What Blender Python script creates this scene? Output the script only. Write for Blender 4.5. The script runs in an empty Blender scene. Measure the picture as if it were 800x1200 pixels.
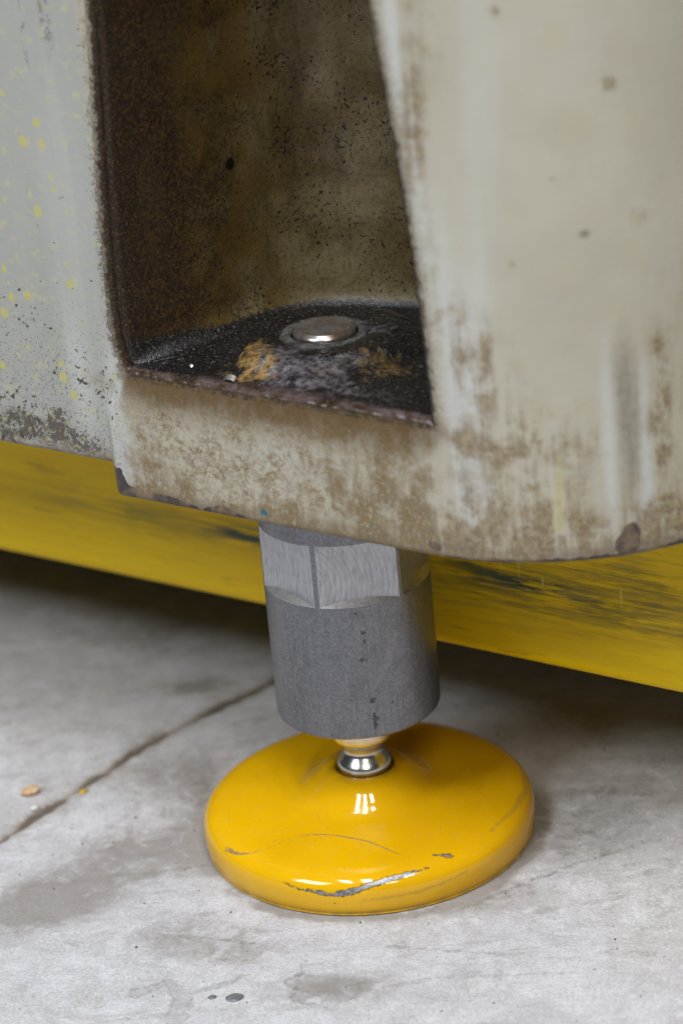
import bpy, math, random
import numpy as np
from mathutils import Vector, Matrix, noise as mnoise

random.seed(4); rng = np.random.default_rng(4)
S = bpy.context.scene
COL = S.collection
MM = 0.001
R = math.radians

# ------------------------------------------------------------------ camera
cd = bpy.data.cameras.new('camera'); cam = bpy.data.objects.new('camera', cd); COL.objects.link(cam)
cd.sensor_fit = 'VERTICAL'; cd.sensor_height = 36; cd.sensor_width = 24; cd.lens = 100
cd.clip_start = 0.01; cd.clip_end = 60
PITCH, ROLL = R(24), R(-5.3)
fw = Vector((0, math.cos(PITCH), -math.sin(PITCH)))
r0 = Vector((1, 0, 0)); u0 = r0.cross(fw)
rt = r0*math.cos(ROLL) + u0*math.sin(ROLL); up = -r0*math.sin(ROLL) + u0*math.cos(ROLL)
cam.matrix_world = Matrix(((rt.x, up.x, -fw.x, 0.0000835), (rt.y, up.y, -fw.y, -0.7492627),
                           (rt.z, up.z, -fw.z, 0.4388945), (0, 0, 0, 1)))
cd.dof.use_dof = True; cd.dof.focus_distance = 0.808; cd.dof.aperture_fstop = 9.0
S.camera = cam
S.render.resolution_x, S.render.resolution_y = 682, 1024

# ------------------------------------------------------------------ world, lamps, exposure
w = bpy.data.worlds.new('World'); S.world = w; w.use_nodes = True
bg = w.node_tree.nodes['Background']
bg.inputs['Color'].default_value = (0.86, 0.93, 1.0, 1); bg.inputs['Strength'].default_value = 0.035

def area(name, loc, target, sx, sy, power, color):
    l = bpy.data.lights.new(name, 'AREA'); l.shape = 'RECTANGLE'; l.size = sx; l.size_y = sy
    l.energy = power; l.color = color
    o = bpy.data.objects.new(name, l); COL.objects.link(o); o.location = loc
    o.rotation_euler = (Vector(target) - Vector(loc)).to_track_quat('-Z', 'Y').to_euler()
    return o
# hall skylights in a row overhead, a tall cool window to the left, a warm lit hall to the right
for i, x in enumerate((-0.72, -0.20, 0.32, 0.84)):
    area('skylight', (x, -1.15, 3.0), (x, -0.9, 0), 0.17, 0.9, 23, (0.93, 0.96, 1.0))
area('hall_window', (-1.85, -1.45, 2.5), (0, 0, 0.1), 1.0, 0.9, 58, (0.88, 0.94, 1.0))
area('hall_lamp', (0.3, -2.7, 2.8), (0, 0, 0.1), 1.0, 0.9, 38, (1.0, 0.93, 0.82))

S.view_settings.view_transform = 'Standard'; S.view_settings.look = 'None'
S.view_settings.gamma = 1; S.view_settings.exposure = -0.05; S.view_settings.use_curve_mapping = False
S.render.engine = 'CYCLES'
S.cycles.use_denoising = True
S.cycles.max_bounces = 6; S.cycles.diffuse_bounces = 3; S.cycles.glossy_bounces = 3; S.cycles.transmission_bounces = 2

# ------------------------------------------------------------------ shader helpers
class G:
    def __init__(s, name):
        s.m = bpy.data.materials.new(name); s.m.use_nodes = True
        s.t = s.m.node_tree; s.n = s.t.nodes; s.l = s.t.links
        s.b = s.n['Principled BSDF']
    def new(s, k, **kw):
        n = s.n.new(k)
        for a, v in kw.items(): setattr(n, a, v)
        return n
    def put(s, sock, v):
        if isinstance(v, bpy.types.NodeSocket): s.l.new(v, sock)
        elif isinstance(v, (tuple, list)) and sock.type == 'RGBA' and len(v) == 3: sock.default_value = (*v, 1)
        else: sock.default_value = v
    def bs(s, **kw):
        for k, v in kw.items(): s.put(s.b.inputs[k.replace('_', ' ')], v)
    def coord(s, scale=(1000, 1000, 1000)):
        c = s.new('ShaderNodeTexCoord'); return s.vscale(c.outputs['Object'], scale)
    def vscale(s, v, sc):
        n = s.new('ShaderNodeVectorMath', operation='MULTIPLY'); s.put(n.inputs[0], v); n.inputs[1].default_value = sc
        return n.outputs[0]
    def vadd(s, a, b):
        n = s.new('ShaderNodeVectorMath', operation='ADD'); s.put(n.inputs[0], a); s.put(n.inputs[1], b); return n.outputs[0]
    def noise(s, v, scale, detail=2, rough=0.5, dist=0.0, color=False):
        n = s.new('ShaderNodeTexNoise'); s.put(n.inputs['Vector'], v)
        n.inputs['Scale'].default_value = scale; n.inputs['Detail'].default_value = detail
        n.inputs['Roughness'].default_value = rough; n.inputs['Distortion'].default_value = dist
        return n.outputs['Color' if color else 'Fac']
    def vor(s, v, scale, feature='F1', rand=1.0, out='Distance'):
        n = s.new('ShaderNodeTexVoronoi', feature=feature); s.put(n.inputs['Vector'], v)
        n.inputs['Scale'].default_value = scale; n.inputs['Randomness'].default_value = rand
        return n.outputs[out]
    def ma(s, op, a, b=0.0, c=None, clamp=False):
        n = s.new('ShaderNodeMath', operation=op, use_clamp=clamp)
        s.put(n.inputs[0], a); s.put(n.inputs[1], b)
        if c is not None: s.put(n.inputs[2], c)
        return n.outputs[0]
    def add(s, a, b): return s.ma('ADD', a, b)
    def sub(s, a, b): return s.ma('SUBTRACT', a, b)
    def mul(s, *a):
        r = a[0]
        for x in a[1:]: r = s.ma('MULTIPLY', r, x)
        return r
    def mx(s, a, b): return s.ma('MAXIMUM', a, b)
    def inv(s, a): return s.ma('SUBTRACT', 1.0, a, clamp=True)
    def step(s, v, lo, hi, a=0.0, b=1.0):           # smooth map of v from lo..hi to a..b
        n = s.new('ShaderNodeMapRange', interpolation_type='SMOOTHSTEP')
        s.put(n.inputs[0], v); s.put(n.inputs[1], lo); s.put(n.inputs[2], hi); s.put(n.inputs[3], a); s.put(n.inputs[4], b)
        return n.outputs[0]
    def mix(s, f, a, b):
        n = s.new('ShaderNodeMix', data_type='RGBA', clamp_factor=True)
        s.put(n.inputs[0], f); s.put(n.inputs[6], a); s.put(n.inputs[7], b); return n.outputs[2]
    def mixf(s, f, a, b):
        n = s.new('ShaderNodeMix', data_type='FLOAT', clamp_factor=True)
        s.put(n.inputs[0], f); s.put(n.inputs[2], a); s.put(n.inputs[3], b); return n.outputs[0]
    def attr(s, name, vec=False):
        n = s.new('ShaderNodeAttribute', attribute_name=name); return n.outputs['Vector' if vec else 'Fac']
    def bump(s, h, dist, strength=1.0, nrm=None):
        n = s.new('ShaderNodeBump'); n.inputs['Strength'].default_value = strength; n.inputs['Distance'].default_value = dist
        s.put(n.inputs['Height'], h)
        if nrm is not None: s.put(n.inputs['Normal'], nrm)
        return n.outputs[0]

# ------------------------------------------------------------------ mesh helpers
def thing(name, label, cat, loc=(0, 0, 0), rz=0, group=None):
    o = bpy.data.objects.new(name, None); COL.objects.link(o); o.location = loc; o.rotation_euler = (0, 0, rz)
    o.empty_display_size = 0.02
    return tag(o, label, cat, group)
def tag(o, label, cat=None, group=None):
    o['label'] = label
    if cat: o['category'] = cat
    if group: o['group'] = group
    return o

class Mesh:
    """collects grids of points (mm) with named float attributes, links them as one mesh object"""
    def __init__(s): s.v = []; s.f = []; s.a = {}; s.mi = []; s.n = 0
    def grid(s, P, attrs=None, close_u=False, mat=0, flip=False):
        P = np.asarray(P, float); nu, nv = P.shape[:2]; base = s.n
        s.v.append(P.reshape(-1, 3)); cnt = nu*nv
        for k in set(s.a) | set(attrs or {}):
            if k not in s.a: s.a[k] = [np.zeros(base)]
            val = (attrs or {}).get(k, 0.0)
            s.a[k].append(np.broadcast_to(np.asarray(val, float), (nu, nv)).reshape(-1).copy())
        s.n += cnt
        iu = np.arange(nu if close_u else nu-1); iv = np.arange(nv-1)
        I, J = np.meshgrid(iu, iv, indexing='ij'); I2 = (I+1) % nu
        q = np.stack([base+I*nv+J, base+I2*nv+J, base+I2*nv+J+1, base+I*nv+J+1], -1).reshape(-1, 4)
        if flip: q = q[:, ::-1]
        s.f.append(q); s.mi.append(np.full(len(q), mat))
        return s
    def build(s, name, mats, parent=None, sharp=None, merge=None):
        v = np.concatenate(s.v)*MM; f = np.concatenate(s.f)
        me = bpy.data.meshes.new(name)
        me.from_pydata(v.tolist(), [], f.tolist())
        me.polygons.foreach_set('material_index', np.concatenate(s.mi).astype(np.int32))
        me.polygons.foreach_set('use_smooth', np.ones(len(f), bool))
        for k, parts in s.a.items():
            at = me.attributes.new(k, 'FLOAT', 'POINT'); at.data.foreach_set('value', np.concatenate(parts).astype(np.float32))
        for m in (mats if isinstance(mats, (list, tuple)) else [mats]): me.materials.append(m)
        me.update(); me.validate()
        if merge:
            import bmesh
            bm = bmesh.new(); bm.from_mesh(me); bmesh.ops.remove_doubles(bm, verts=bm.verts, dist=merge*MM)
            bm.to_mesh(me); bm.free()
        if sharp: me.set_sharp_from_angle(angle=R(sharp))
        o = bpy.data.objects.new(name, me); COL.objects.link(o)
        if parent: o.parent = parent
        return o

def lathe(prof, n=192, m=None, mat=0, attrs=None, flip=False):
    m = m or Mesh(); prof = np.asarray(prof, float)
    a = np.linspace(0, 2*np.pi, n, endpoint=False)
    P = np.stack([np.cos(a)[:, None]*prof[None, :, 0], np.sin(a)[:, None]*prof[None, :, 0],
                  np.broadcast_to(prof[None, :, 1], (n, len(prof)))], -1)
    m.grid(P, attrs(P) if attrs else None, close_u=True, mat=mat, flip=flip); return m
def crom(pts, n):
    """Catmull-Rom through pts, resampled to n evenly spaced points"""
    p = np.asarray(pts, float); q = np.vstack([2*p[0]-p[1], p, 2*p[-1]-p[-2]]); out = []
    for i in range(len(p)-1):
        t = np.linspace(0, 1, 40, endpoint=False)[:, None]; a, b, c, d = q[i:i+4]
        out.append(0.5*((2*b)+(c-a)*t+(2*a-5*b+4*c-d)*t**2+(3*b-a-3*c+d)*t**3))
    out = np.vstack(out+[p[-1:]]); L = np.r_[0, np.cumsum(np.linalg.norm(np.diff(out, axis=0), axis=1))]
    u = np.linspace(0, L[-1], n); return np.stack([np.interp(u, L, out[:, k]) for k in range(out.shape[1])], -1)
def seg_dist(X, Y, pts, halfw):
    """signed distance (mm, negative inside) to a polyline stroke with a width at each point"""
    d = np.full(X.shape, 99.0)
    for (x0, y0), (x1, y1), w0, w1 in zip(pts[:-1], pts[1:], halfw[:-1], halfw[1:]):
        dx, dy = x1-x0, y1-y0; t = np.clip(((X-x0)*dx+(Y-y0)*dy)/(dx*dx+dy*dy+1e-9), 0, 1)
        d = np.minimum(d, np.hypot(X-x0-t*dx, Y-y0-t*dy)-(w0+(w1-w0)*t))
    return d
def gauss(X, Y, L):
    r = np.zeros(X.shape)
    for (x, y, sx, sy, a) in L: r += a*np.exp(-0.5*(((X-x)/sx)**2+((Y-y)/sy)**2))
    return r
def fbm(P, sc, seed=0.0, oct=3):
    out = np.empty(len(P))
    for i, p in enumerate(P): out[i] = mnoise.fractal((p[0]*sc+seed, p[1]*sc-seed, p[2]*sc+2*seed), 1.0, 2.0, oct)
    return out
def sst(x, a, b):
    t = np.clip((x-a)/(b-a), 0, 1); return t*t*(3-2*t)

# ================================================================== materials
def mat_floor():
    g = G('worn_concrete'); P = g.coord()
    big = g.noise(P, 0.016, 3, 0.6); med = g.noise(P, 0.07, 5, 0.68, 0.4); fin = g.noise(P, 0.45, 4, 0.7)
    grit = g.noise(P, 2.2, 2, 0.6); trow = g.noise(g.vscale(P, (0.25, 1.0, 1.0)), 0.16, 4, 0.65, 0.6)
    c = g.mix(g.step(g.add(g.mul(med, 0.55), g.mul(fin, 0.45)), 0.34, 0.66), (0.425, 0.417, 0.43), (0.60, 0.597, 0.63))
    c = g.mix(g.mul(g.step(g.add(g.mul(big, 0.75), g.mul(fin, 0.25)), 0.50, 0.58), 0.40), c, (0.36, 0.335, 0.32))
    c = g.mix(g.mul(g.step(trow, 0.56, 0.64), 0.40), c, (0.32, 0.305, 0.295))
    c = g.mix(g.mul(g.step(fin, 0.54, 0.72), 0.30), c, (0.30, 0.285, 0.27))
    c = g.mix(g.mul(g.step(fin, 0.30, 0.42, 1, 0), 0.30), c, (0.74, 0.725, 0.72))
    c = g.mix(g.mul(g.step(grit, 0.60, 0.70), 0.35), c, (0.22, 0.21, 0.20))
    sm_ = g.noise(P, 0.17, 6, 0.72, 0.5); fg = g.noise(P, 1.1, 3, 0.75)
    c = g.mix(g.mul(g.step(sm_, 0.53, 0.64), g.step(big, 0.40, 0.60), 0.55), c, (0.27, 0.25, 0.235))
    c = g.mix(g.mul(g.step(sm_, 0.36, 0.46, 1, 0), 0.45), c, (0.66, 0.657, 0.685))
    c = g.mix(g.mul(g.step(fg, 0.50, 0.66), 0.38), c, (0.28, 0.272, 0.27)); c = g.mix(g.mul(g.step(fg, 0.36, 0.48, 1, 0), 0.30), c, (0.72, 0.715, 0.73))
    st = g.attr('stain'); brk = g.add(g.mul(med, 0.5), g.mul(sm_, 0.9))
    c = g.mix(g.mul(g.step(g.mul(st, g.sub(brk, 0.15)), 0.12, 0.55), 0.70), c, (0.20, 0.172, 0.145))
    ln = g.attr('scuff'); wob = g.mul(g.sub(g.noise(P, 0.35, 4, 0.7), 0.5), 3.2)
    lm = g.step(g.add(ln, wob), -0.2, 0.9, 1, 0)
    c = g.mix(g.mul(lm, g.step(fin, 0.38, 0.6), 0.62), c, (0.165, 0.155, 0.15))
    wet = g.attr('wet'); wob2 = g.mul(g.sub(g.noise(P, 0.22, 3, 0.6), 0.5), 4.0)
    wd = g.add(wet, wob2)
    rim = g.mul(g.step(g.ma('ABSOLUTE', wd), 0.0, 1.1, 1, 0), g.step(fin, 0.35, 0.6), 0.5)
    c = g.mix(rim, c, (0.17, 0.16, 0.15)); body = g.step(wd, -1.2, 0.2, 1, 0)
    c = g.mix(g.mul(body, 0.16), c, (0.22, 0.21, 0.20))
    dirt = g.attr('dirt')
    c = g.mix(g.mul(g.step(g.mul(dirt, g.add(0.25, g.mul(fin, 1.2))), 0.15, 1.0), 0.9), c, g.mix(g.step(dirt, 0.7, 1.3), g.mix(fin, (0.13, 0.095, 0.062), (0.28, 0.22, 0.16)), (0.09, 0.064, 0.042)))
    sp = g.vor(g.vadd(P, g.noise(P, 0.5, 2, color=True)), 0.16)
    spm = g.mul(g.step(sp, 0.045, 0.085, 1, 0), g.step(g.noise(P, 0.021, 2), 0.45, 0.62))
    c = g.mix(g.mul(spm, 0.8), c, (0.07, 0.068, 0.07))
    h = g.add(g.mul(fin, 0.6), g.mul(fg, 0.55))
    ro = g.mixf(g.mx(body, lm), g.mixf(med, 0.62, 0.78), 0.5)
    g.bs(Base_Color=c, Roughness=ro, Normal=g.bump(h, 0.0007, 0.55)); g.b.inputs['Specular IOR Level'].default_value = 0.35
    return g.m

def mat_casting(mode):
    g = G({'out': 'grimy_cream_paint', 'both': 'paint_meeting_grease', 'in': 'greasy_pocket'}[mode]); P = g.coord()
    big = g.noise(P, 0.022, 3, 0.55); med = g.noise(P, 0.11, 5, 0.62, 0.3); fin = g.noise(P, 0.55, 4, 0.65)
    grn = g.noise(P, 1.5, 3, 0.7)
    stv = g.noise(g.vscale(P, (1, 1, 0.07)), 0.16, 4, 0.6); stf = g.noise(g.vscale(P, (1, 1, 0.10)), 0.5, 3, 0.6)
    zone = g.attr('zone'); edge = g.attr('edge'); hb = g.attr('hb'); brown = g.attr('brown'); pale = g.attr('pale')
    left = g.attr('left'); under = g.attr('under'); chip = g.attr('chip'); ysp = g.attr('ysp'); dark = g.attr('dark')
    # --- outside paint
    c = g.mix(g.step(big, 0.35, 0.65), (0.445, 0.42, 0.34), (0.40, 0.374, 0.298))
    c = g.mix(g.mul(left, 0.8), c, g.mix(stv, (0.30, 0.307, 0.295), (0.37, 0.373, 0.355)))  # left panel: cooler light put into the colour, and less warm oil film
    c = g.mix(g.mul(g.step(g.mul(pale, g.add(0.45, stv)), 0.10, 1.2), 0.8), c, (0.50, 0.505, 0.49))
    ylw = g.mul(g.step(med, 0.45, 0.75), g.inv(left), 0.25)
    c = g.mix(ylw, c, (0.42, 0.355, 0.225))
    bk = g.step(g.add(g.mul(med, 0.7), g.add(g.mul(stf, 0.3), g.mul(stv, 0.4))), 0.56, 0.90)
    bm = g.step(g.mul(brown, g.add(0.15, bk)), 0.05, 0.95)
    c = g.mix(g.mul(bm, 0.8), c, g.mix(g.step(g.add(g.mul(fin, .6), g.mul(grn, .4)), 0.35, 0.65), (0.10, 0.060, 0.022), (0.30, 0.225, 0.12)))
    dm = g.mixf(left, g.step(g.mul(dark, g.add(0.1, g.add(g.mul(stf, 0.5), g.mul(fin, 0.5)))), 0.12, 0.95), g.step(g.mul(dark, g.step(g.add(g.mul(fin, 0.6), g.mul(grn, 0.5)), 0.42, 0.68)), 0.10, 0.45))
    c = g.mix(g.mul(dm, g.mixf(left, 0.7, 0.85)), c, g.mix(left, (0.12, 0.10, 0.08), (0.06, 0.043, 0.028)))
    # scrubbed, mottled strip under the pocket
    um = g.mul(under, g.step(g.add(g.mul(fin, 0.5), g.mul(grn, 0.6)), 0.44, 0.66))
    c = g.mix(g.mul(um, g.mixf(g.step(med, 0.36, 0.6), 0.4, 1.0)), c, g.mix(g.step(grn, 0.35, 0.65), (0.095, 0.055, 0.018), (0.24, 0.16, 0.066)))
    wsp = g.mul(under, g.step(g.noise(P, 0.75, 5, 0.8), 0.52, 0.68))
    c = g.mix(g.mul(wsp, 0.7), c, (0.47, 0.46, 0.39))
    # grime creeping out of the pocket and up from the lower edge
    ge = g.add(edge, g.add(g.mul(g.sub(fin, 0.5), 8.0), g.mul(g.sub(g.noise(P, 2.4, 3, 0.7), 0.5), 9.0)))
    c = g.mix(g.mul(g.step(ge, g.mixf(left, -1.0, 0.3), g.mixf(under, g.mixf(left, 4.0, 2.2), 15.0), 1, 0), g.mixf(under, g.mixf(left, 0.5, 0.8), 0.95)), c, g.mix(under, (0.085, 0.052, 0.022), (0.105, 0.058, 0.016)))
    gh = g.add(hb, g.add(g.mul(g.sub(med, 0.5), 16.0), g.mul(g.sub(fin, 0.5), 8.0)))
    c = g.mix(g.mul(g.step(gh, -1.5, 6.0, 1, 0), 0.85), c, g.mix(fin, (0.10, 0.066, 0.036), (0.22, 0.165, 0.10)))
    # black flecks
    fl = g.noise(g.vadd(P, g.vscale(g.noise(P, 0.4, 2, color=True), (2, 2, 2))), 0.62, 2, 0.45)
    fdens = g.mx(g.mul(left, g.step(g.attr('zz'), 235, 128)), g.mul(g.step(edge, 8, 0), g.mixf(left, 0.55, 1.0)))
    thr = g.mixf(g.mul(fdens, g.step(g.noise(P, 0.05, 2), 0.3, 0.6)), 0.80, 0.585)
    fm = g.step(g.sub(fl, thr), 0.0, 0.03)
    c = g.mix(g.mul(fm, 0.92), c, (0.045, 0.03, 0.02))
    fs = g.noise(P, 1.9, 2, 0.5); ft = g.mixf(fdens, 0.80, 0.585)
    c = g.mix(g.mul(g.step(g.sub(fs, ft), 0.0, 0.05), 0.75), c, (0.07, 0.045, 0.025))
    # yellow overspray drops
    ym = g.step(g.add(ysp, g.mul(g.sub(fin, 0.5), 1.6)), g.mixf(left, -1.6, -0.5), 0.25, 1, 0)
    c = g.mix(g.mul(ym, g.mixf(left, 0.35, 0.8)), c, (0.47, 0.44, 0.12))
    mist = g.mul(left, g.step(g.noise(P, 0.33, 3, 0.6), 0.56, 0.70), 0.55)
    c = g.mix(mist, c, (0.46, 0.45, 0.24))
    # bare patches where the paint broke away
    cm = g.step(g.add(chip, g.add(g.mul(g.sub(fin, 0.5), 1.6), g.mul(g.sub(med, 0.5), 2.0))), -0.15, 0.15, 1, 0)
    c = g.mix(cm, c, g.mix(g.step(med, 0.42, 0.62), (0.055, 0.042, 0.042), (0.19, 0.135, 0.085)))
    c = g.mix(g.step(g.attr('blue'), -0.25, 0.2, 1, 0), c, (0.02, 0.13, 0.17))
    # --- pocket
    wl = g.attr('wl'); flo = g.attr('flo'); och = g.attr('och'); lil = g.attr('lil'); lip = g.attr('lip')
    bl = g.step(g.add(wl, g.mul(g.sub(med, 0.5), 40.0)), 20, 58)
    wc = g.mix(bl, g.mix(g.step(g.add(g.mul(grn, 0.7), g.mul(fin, 0.3)), 0.40, 0.66), (0.010, 0.006, 0.003), (0.105, 0.056, 0.014)), g.mix(g.step(g.noise(P, 0.06, 3, 0.5), 0.3, 0.7), (0.098, 0.062, 0.014), (0.205, 0.160, 0.082)))
    wc = g.mix(g.mul(g.step(g.noise(g.vscale(P, (1, 1, 0.3)), 0.07, 4, 0.6), 0.46, 0.68), 0.75), wc, (0.058, 0.038, 0.012))
    wc = g.mix(g.mul(g.step(g.noise(P, 0.9, 4, 0.7), 0.46, 0.62), g.mixf(bl, 0.9, 0.38)), wc, (0.020, 0.012, 0.006))
    gold = g.mul(g.step(wl, 18, 34), g.step(wl, 62, 44), g.step(g.noise(P, 0.05, 4, 0.6), 0.40, 0.62), 0.75); wc = g.mix(gold, wc, g.mix(grn, (0.075, 0.043, 0.008), (0.17, 0.105, 0.022)))
    blk = g.mul(g.step(g.add(wl, g.mul(g.sub(med, 0.5), 14.0)), 1.0, 13.0, 1, 0), g.step(grn, 0.62, 0.42), 0.85); wc = g.mix(blk, wc, (0.012, 0.008, 0.005))
    wfl = g.noise(P, 1.05, 3, 0.6); wth = g.mixf(g.step(g.noise(P, 0.045, 3), 0.38, 0.62), 0.655, 0.565)
    wc = g.mix(g.step(g.sub(wfl, wth), 0, 0.03), wc, (0.010, 0.009, 0.008))
    wc = g.mix(g.step(g.add(g.attr('pit'), g.mul(g.sub(fin, 0.5), 1.5)), -0.1, 0.2, 1, 0), wc, (0.006, 0.005, 0.004))
    fc = g.mix(g.step(grn, 0.45, 0.62), (0.005, 0.0045, 0.0045), (0.022, 0.020, 0.020))
    fc = g.mix(g.step(g.noise(P, 1.2, 2, 0.5), 0.62, 0.68), fc, (0.10, 0.095, 0.09))
    fc = g.mix(g.mul(g.step(g.mul(lil, g.add(-0.05, g.add(g.mul(med, 0.9), g.mul(fin, 0.6)))), 0.15, 0.85), 0.8), fc, g.mix(g.step(fin, 0.35, 0.65), (0.022, 0.017, 0.017), (0.15, 0.135, 0.15)))  # lilac wet gloss of the grease painted into the colour
    fc = g.mix(g.mul(g.step(g.mul(och, g.add(0.0, g.add(g.mul(med, 0.9), g.mul(fin, 0.7)))), 0.15, 0.95), 0.85), fc, g.mix(g.step(fin, 0.3, 0.7), (0.09, 0.048, 0.014), (0.33, 0.205, 0.07)))
    ic = g.mix(g.step(g.add(flo, g.mul(g.sub(fin, 0.5), 0.7)), 0.35, 0.65), wc, fc)
    ic = g.mix(g.mul(lip, g.step(med, 0.30, 0.62), 0.85), ic, g.mix(g.step(g.add(g.mul(fin, .5), g.mul(med, .5)), 0.38, 0.62), (0.07, 0.036, 0.018), (0.145, 0.11, 0.115)))  # purple-grey highlight along the oily lip painted in, broken by brown
    zs = g.step(g.add(zone, g.mul(g.sub(g.add(g.mul(fin, 0.6), g.mul(grn, 0.4)), 0.5), 1.3)), 0.35, 0.62)
    if mode != 'both': zs = 1.0 if mode == 'in' else 0.0
    col = g.mix(zs, c, ic) if mode == 'both' else (ic if mode == 'in' else c)
    flg = g.mul(zs, flo)
    rin = g.mixf(g.mul(lip, 1.0), g.mixf(flo, 0.5, g.mixf(med, 0.10, 0.34)), 0.2); rout = g.mixf(g.mx(bm, um), 0.42, 0.6)
    ro = g.mixf(zs, rout, rin) if mode == 'both' else (rin if mode == 'in' else rout)
    he = g.add(g.mul(fin, 0.35), g.mul(big, 1.0)); hi = g.add(g.mul(fin, 1.0), g.mul(grn, g.mixf(flo, 0.5, 1.6)))
    nb = g.bump(hi if mode == 'in' else he, 0.00035 if mode == 'in' else 0.0006, 0.5)
    g.bs(Base_Color=col, Roughness=ro, Normal=nb)
    g.put(g.b.inputs['Specular IOR Level'], g.mixf(flg, 0.36, 0.55))
    return g.m

def mat_beam():
    g = G('scuffed_yellow_paint'); P = g.coord()
    V = g.vscale(P, (0.06, 1, 1)); V2 = g.vscale(P, (0.075, 1, 1))
    a = g.noise(V, 0.22, 4, 0.6); b = g.noise(V2, 0.55, 5, 0.72, 0.3); f = g.noise(V, 1.6, 3, 0.6); med = g.noise(P, 0.03, 3, 0.6)
    c = g.mix(g.step(a, 0.35, 0.65), (0.88, 0.60, 0.002), (0.80, 0.52, 0.002))
    c = g.mix(g.mul(g.step(f, 0.55, 0.75), 0.35), c, (0.46, 0.29, 0.02))
    band = g.attr('band'); rub = g.attr('rub')
    m = g.mul(band, g.step(g.add(g.mul(b, 0.8), g.mul(med, 0.45)), 0.56, 0.78))
    c = g.mix(g.mul(m, 0.6), c, g.mix(g.step(f, 0.42, 0.58), (0.16, 0.145, 0.10), (0.05, 0.07, 0.035)))
    m2 = g.mul(rub, g.step(g.noise(V2, 0.5, 4, 0.65), 0.40, 0.54))
    c = g.mix(g.mul(m2, 0.95), c, g.mix(g.step(g.noise(P, 0.09, 2), 0.45, 0.58), (0.004, 0.062, 0.048), (0.07, 0.10, 0.06)))
    m3 = g.step(g.noise(g.vscale(P, (0.035, 1, 1)), 1.1, 3, 0.6), 0.66, 0.70)
    c = g.mix(g.mul(m3, 0.75), c, (0.10, 0.075, 0.02))
    c = g.mix(g.mul(g.step(g.attr('nick'), -0.1, 0.25, 1, 0), 0.7), c, (0.75, 0.58, 0.12))
    g.bs(Base_Color=c, Roughness=g.mixf(m, 0.42, 0.6), Normal=g.bump(g.sub(g.mul(f, 0.3), m), 0.0003, 0.5)); g.b.inputs['Specular IOR Level'].default_value = 0.25
    return g.m

def mat_disc():
    g = G('glossy_yellow_enamel'); P = g.coord()
    big = g.noise(P, 0.03, 3); fin = g.noise(P, 1.1, 4, 0.7); med = g.noise(P, 0.22, 4, 0.6)
    c = g.mix(g.step(big, 0.35, 0.65), (0.73, 0.405, 0.002), (0.66, 0.355, 0.002))
    cr = g.attr('crack'); wob = g.mul(g.sub(fin, 0.5), 0.7)
    crm = g.mul(g.step(g.add(cr, wob), -0.05, 0.22, 1, 0), g.step(med, 0.30, 0.52))
    c = g.mix(g.mul(crm, 0.85), c, g.mix(fin, (0.08, 0.05, 0.015), (0.25, 0.22, 0.19)))
    fa = g.attr('faint'); fam = g.mul(g.step(g.add(fa, g.mul(g.sub(g.noise(P, 0.6, 4, 0.7), 0.5), 2.6)), -0.2, 0.5, 1, 0), 0.55)
    c = g.mix(fam, c, (0.36, 0.21, 0.03))
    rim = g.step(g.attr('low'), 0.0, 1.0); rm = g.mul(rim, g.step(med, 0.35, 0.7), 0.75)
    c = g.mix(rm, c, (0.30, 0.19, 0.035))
    fz_ = g.noise(g.vscale(P, (0.25, 1, 1)), 0.9, 3, 0.7); scr = g.step(g.noise(g.vscale(P, (1, 0.08, 1)), 1.3, 2, 0.6), 0.66, 0.70)
    dust = g.mul(g.step(g.add(g.mul(med, 0.6), g.mul(fz_, 0.5)), 0.52, 0.80), 0.20)
    c = g.mix(dust, c, (0.50, 0.33, 0.06)); c = g.mix(g.mul(scr, 0.35), c, (0.42, 0.26, 0.03))
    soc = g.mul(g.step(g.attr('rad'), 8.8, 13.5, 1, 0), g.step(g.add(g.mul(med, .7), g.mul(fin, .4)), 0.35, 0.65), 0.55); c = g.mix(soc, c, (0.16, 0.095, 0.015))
    sp = g.step(g.vor(P, 0.11), 0.025, 0.05, 1, 0); c = g.mix(g.mul(sp, 0.7), c, (0.16, 0.09, 0.01))
    ch = g.add(g.attr('chip'), g.add(g.mul(g.sub(fin, 0.5), 2.2), g.mul(g.sub(med, 0.5), 2.6)))
    halo = g.step(ch, 0.05, 0.55, 1, 0); cm = g.step(ch, -0.10, 0.05, 1, 0)
    c = g.mix(g.mul(halo, 0.75), c, (0.20, 0.115, 0.02))
    c = g.mix(cm, c, g.mix(g.step(fin, 0.35, 0.65), (0.16, 0.15, 0.145), (0.42, 0.42, 0.43)))
    ro = g.mixf(cm, g.mixf(g.mx(fam, crm), g.add(g.mixf(med, 0.05, 0.10), g.mul(dust, 0.3)), 0.45), 0.42)
    h = g.add(g.mul(cm, -1.0), g.add(g.mul(crm, -0.5), g.mul(med, 0.10)))
    h = g.add(h, g.mul(cm, fin, 0.8))
    g.bs(Base_Color=c, Metallic=g.mul(cm, 0.6), Roughness=ro, Normal=g.bump(h, 0.0004, 0.7))
    return g.m

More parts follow.
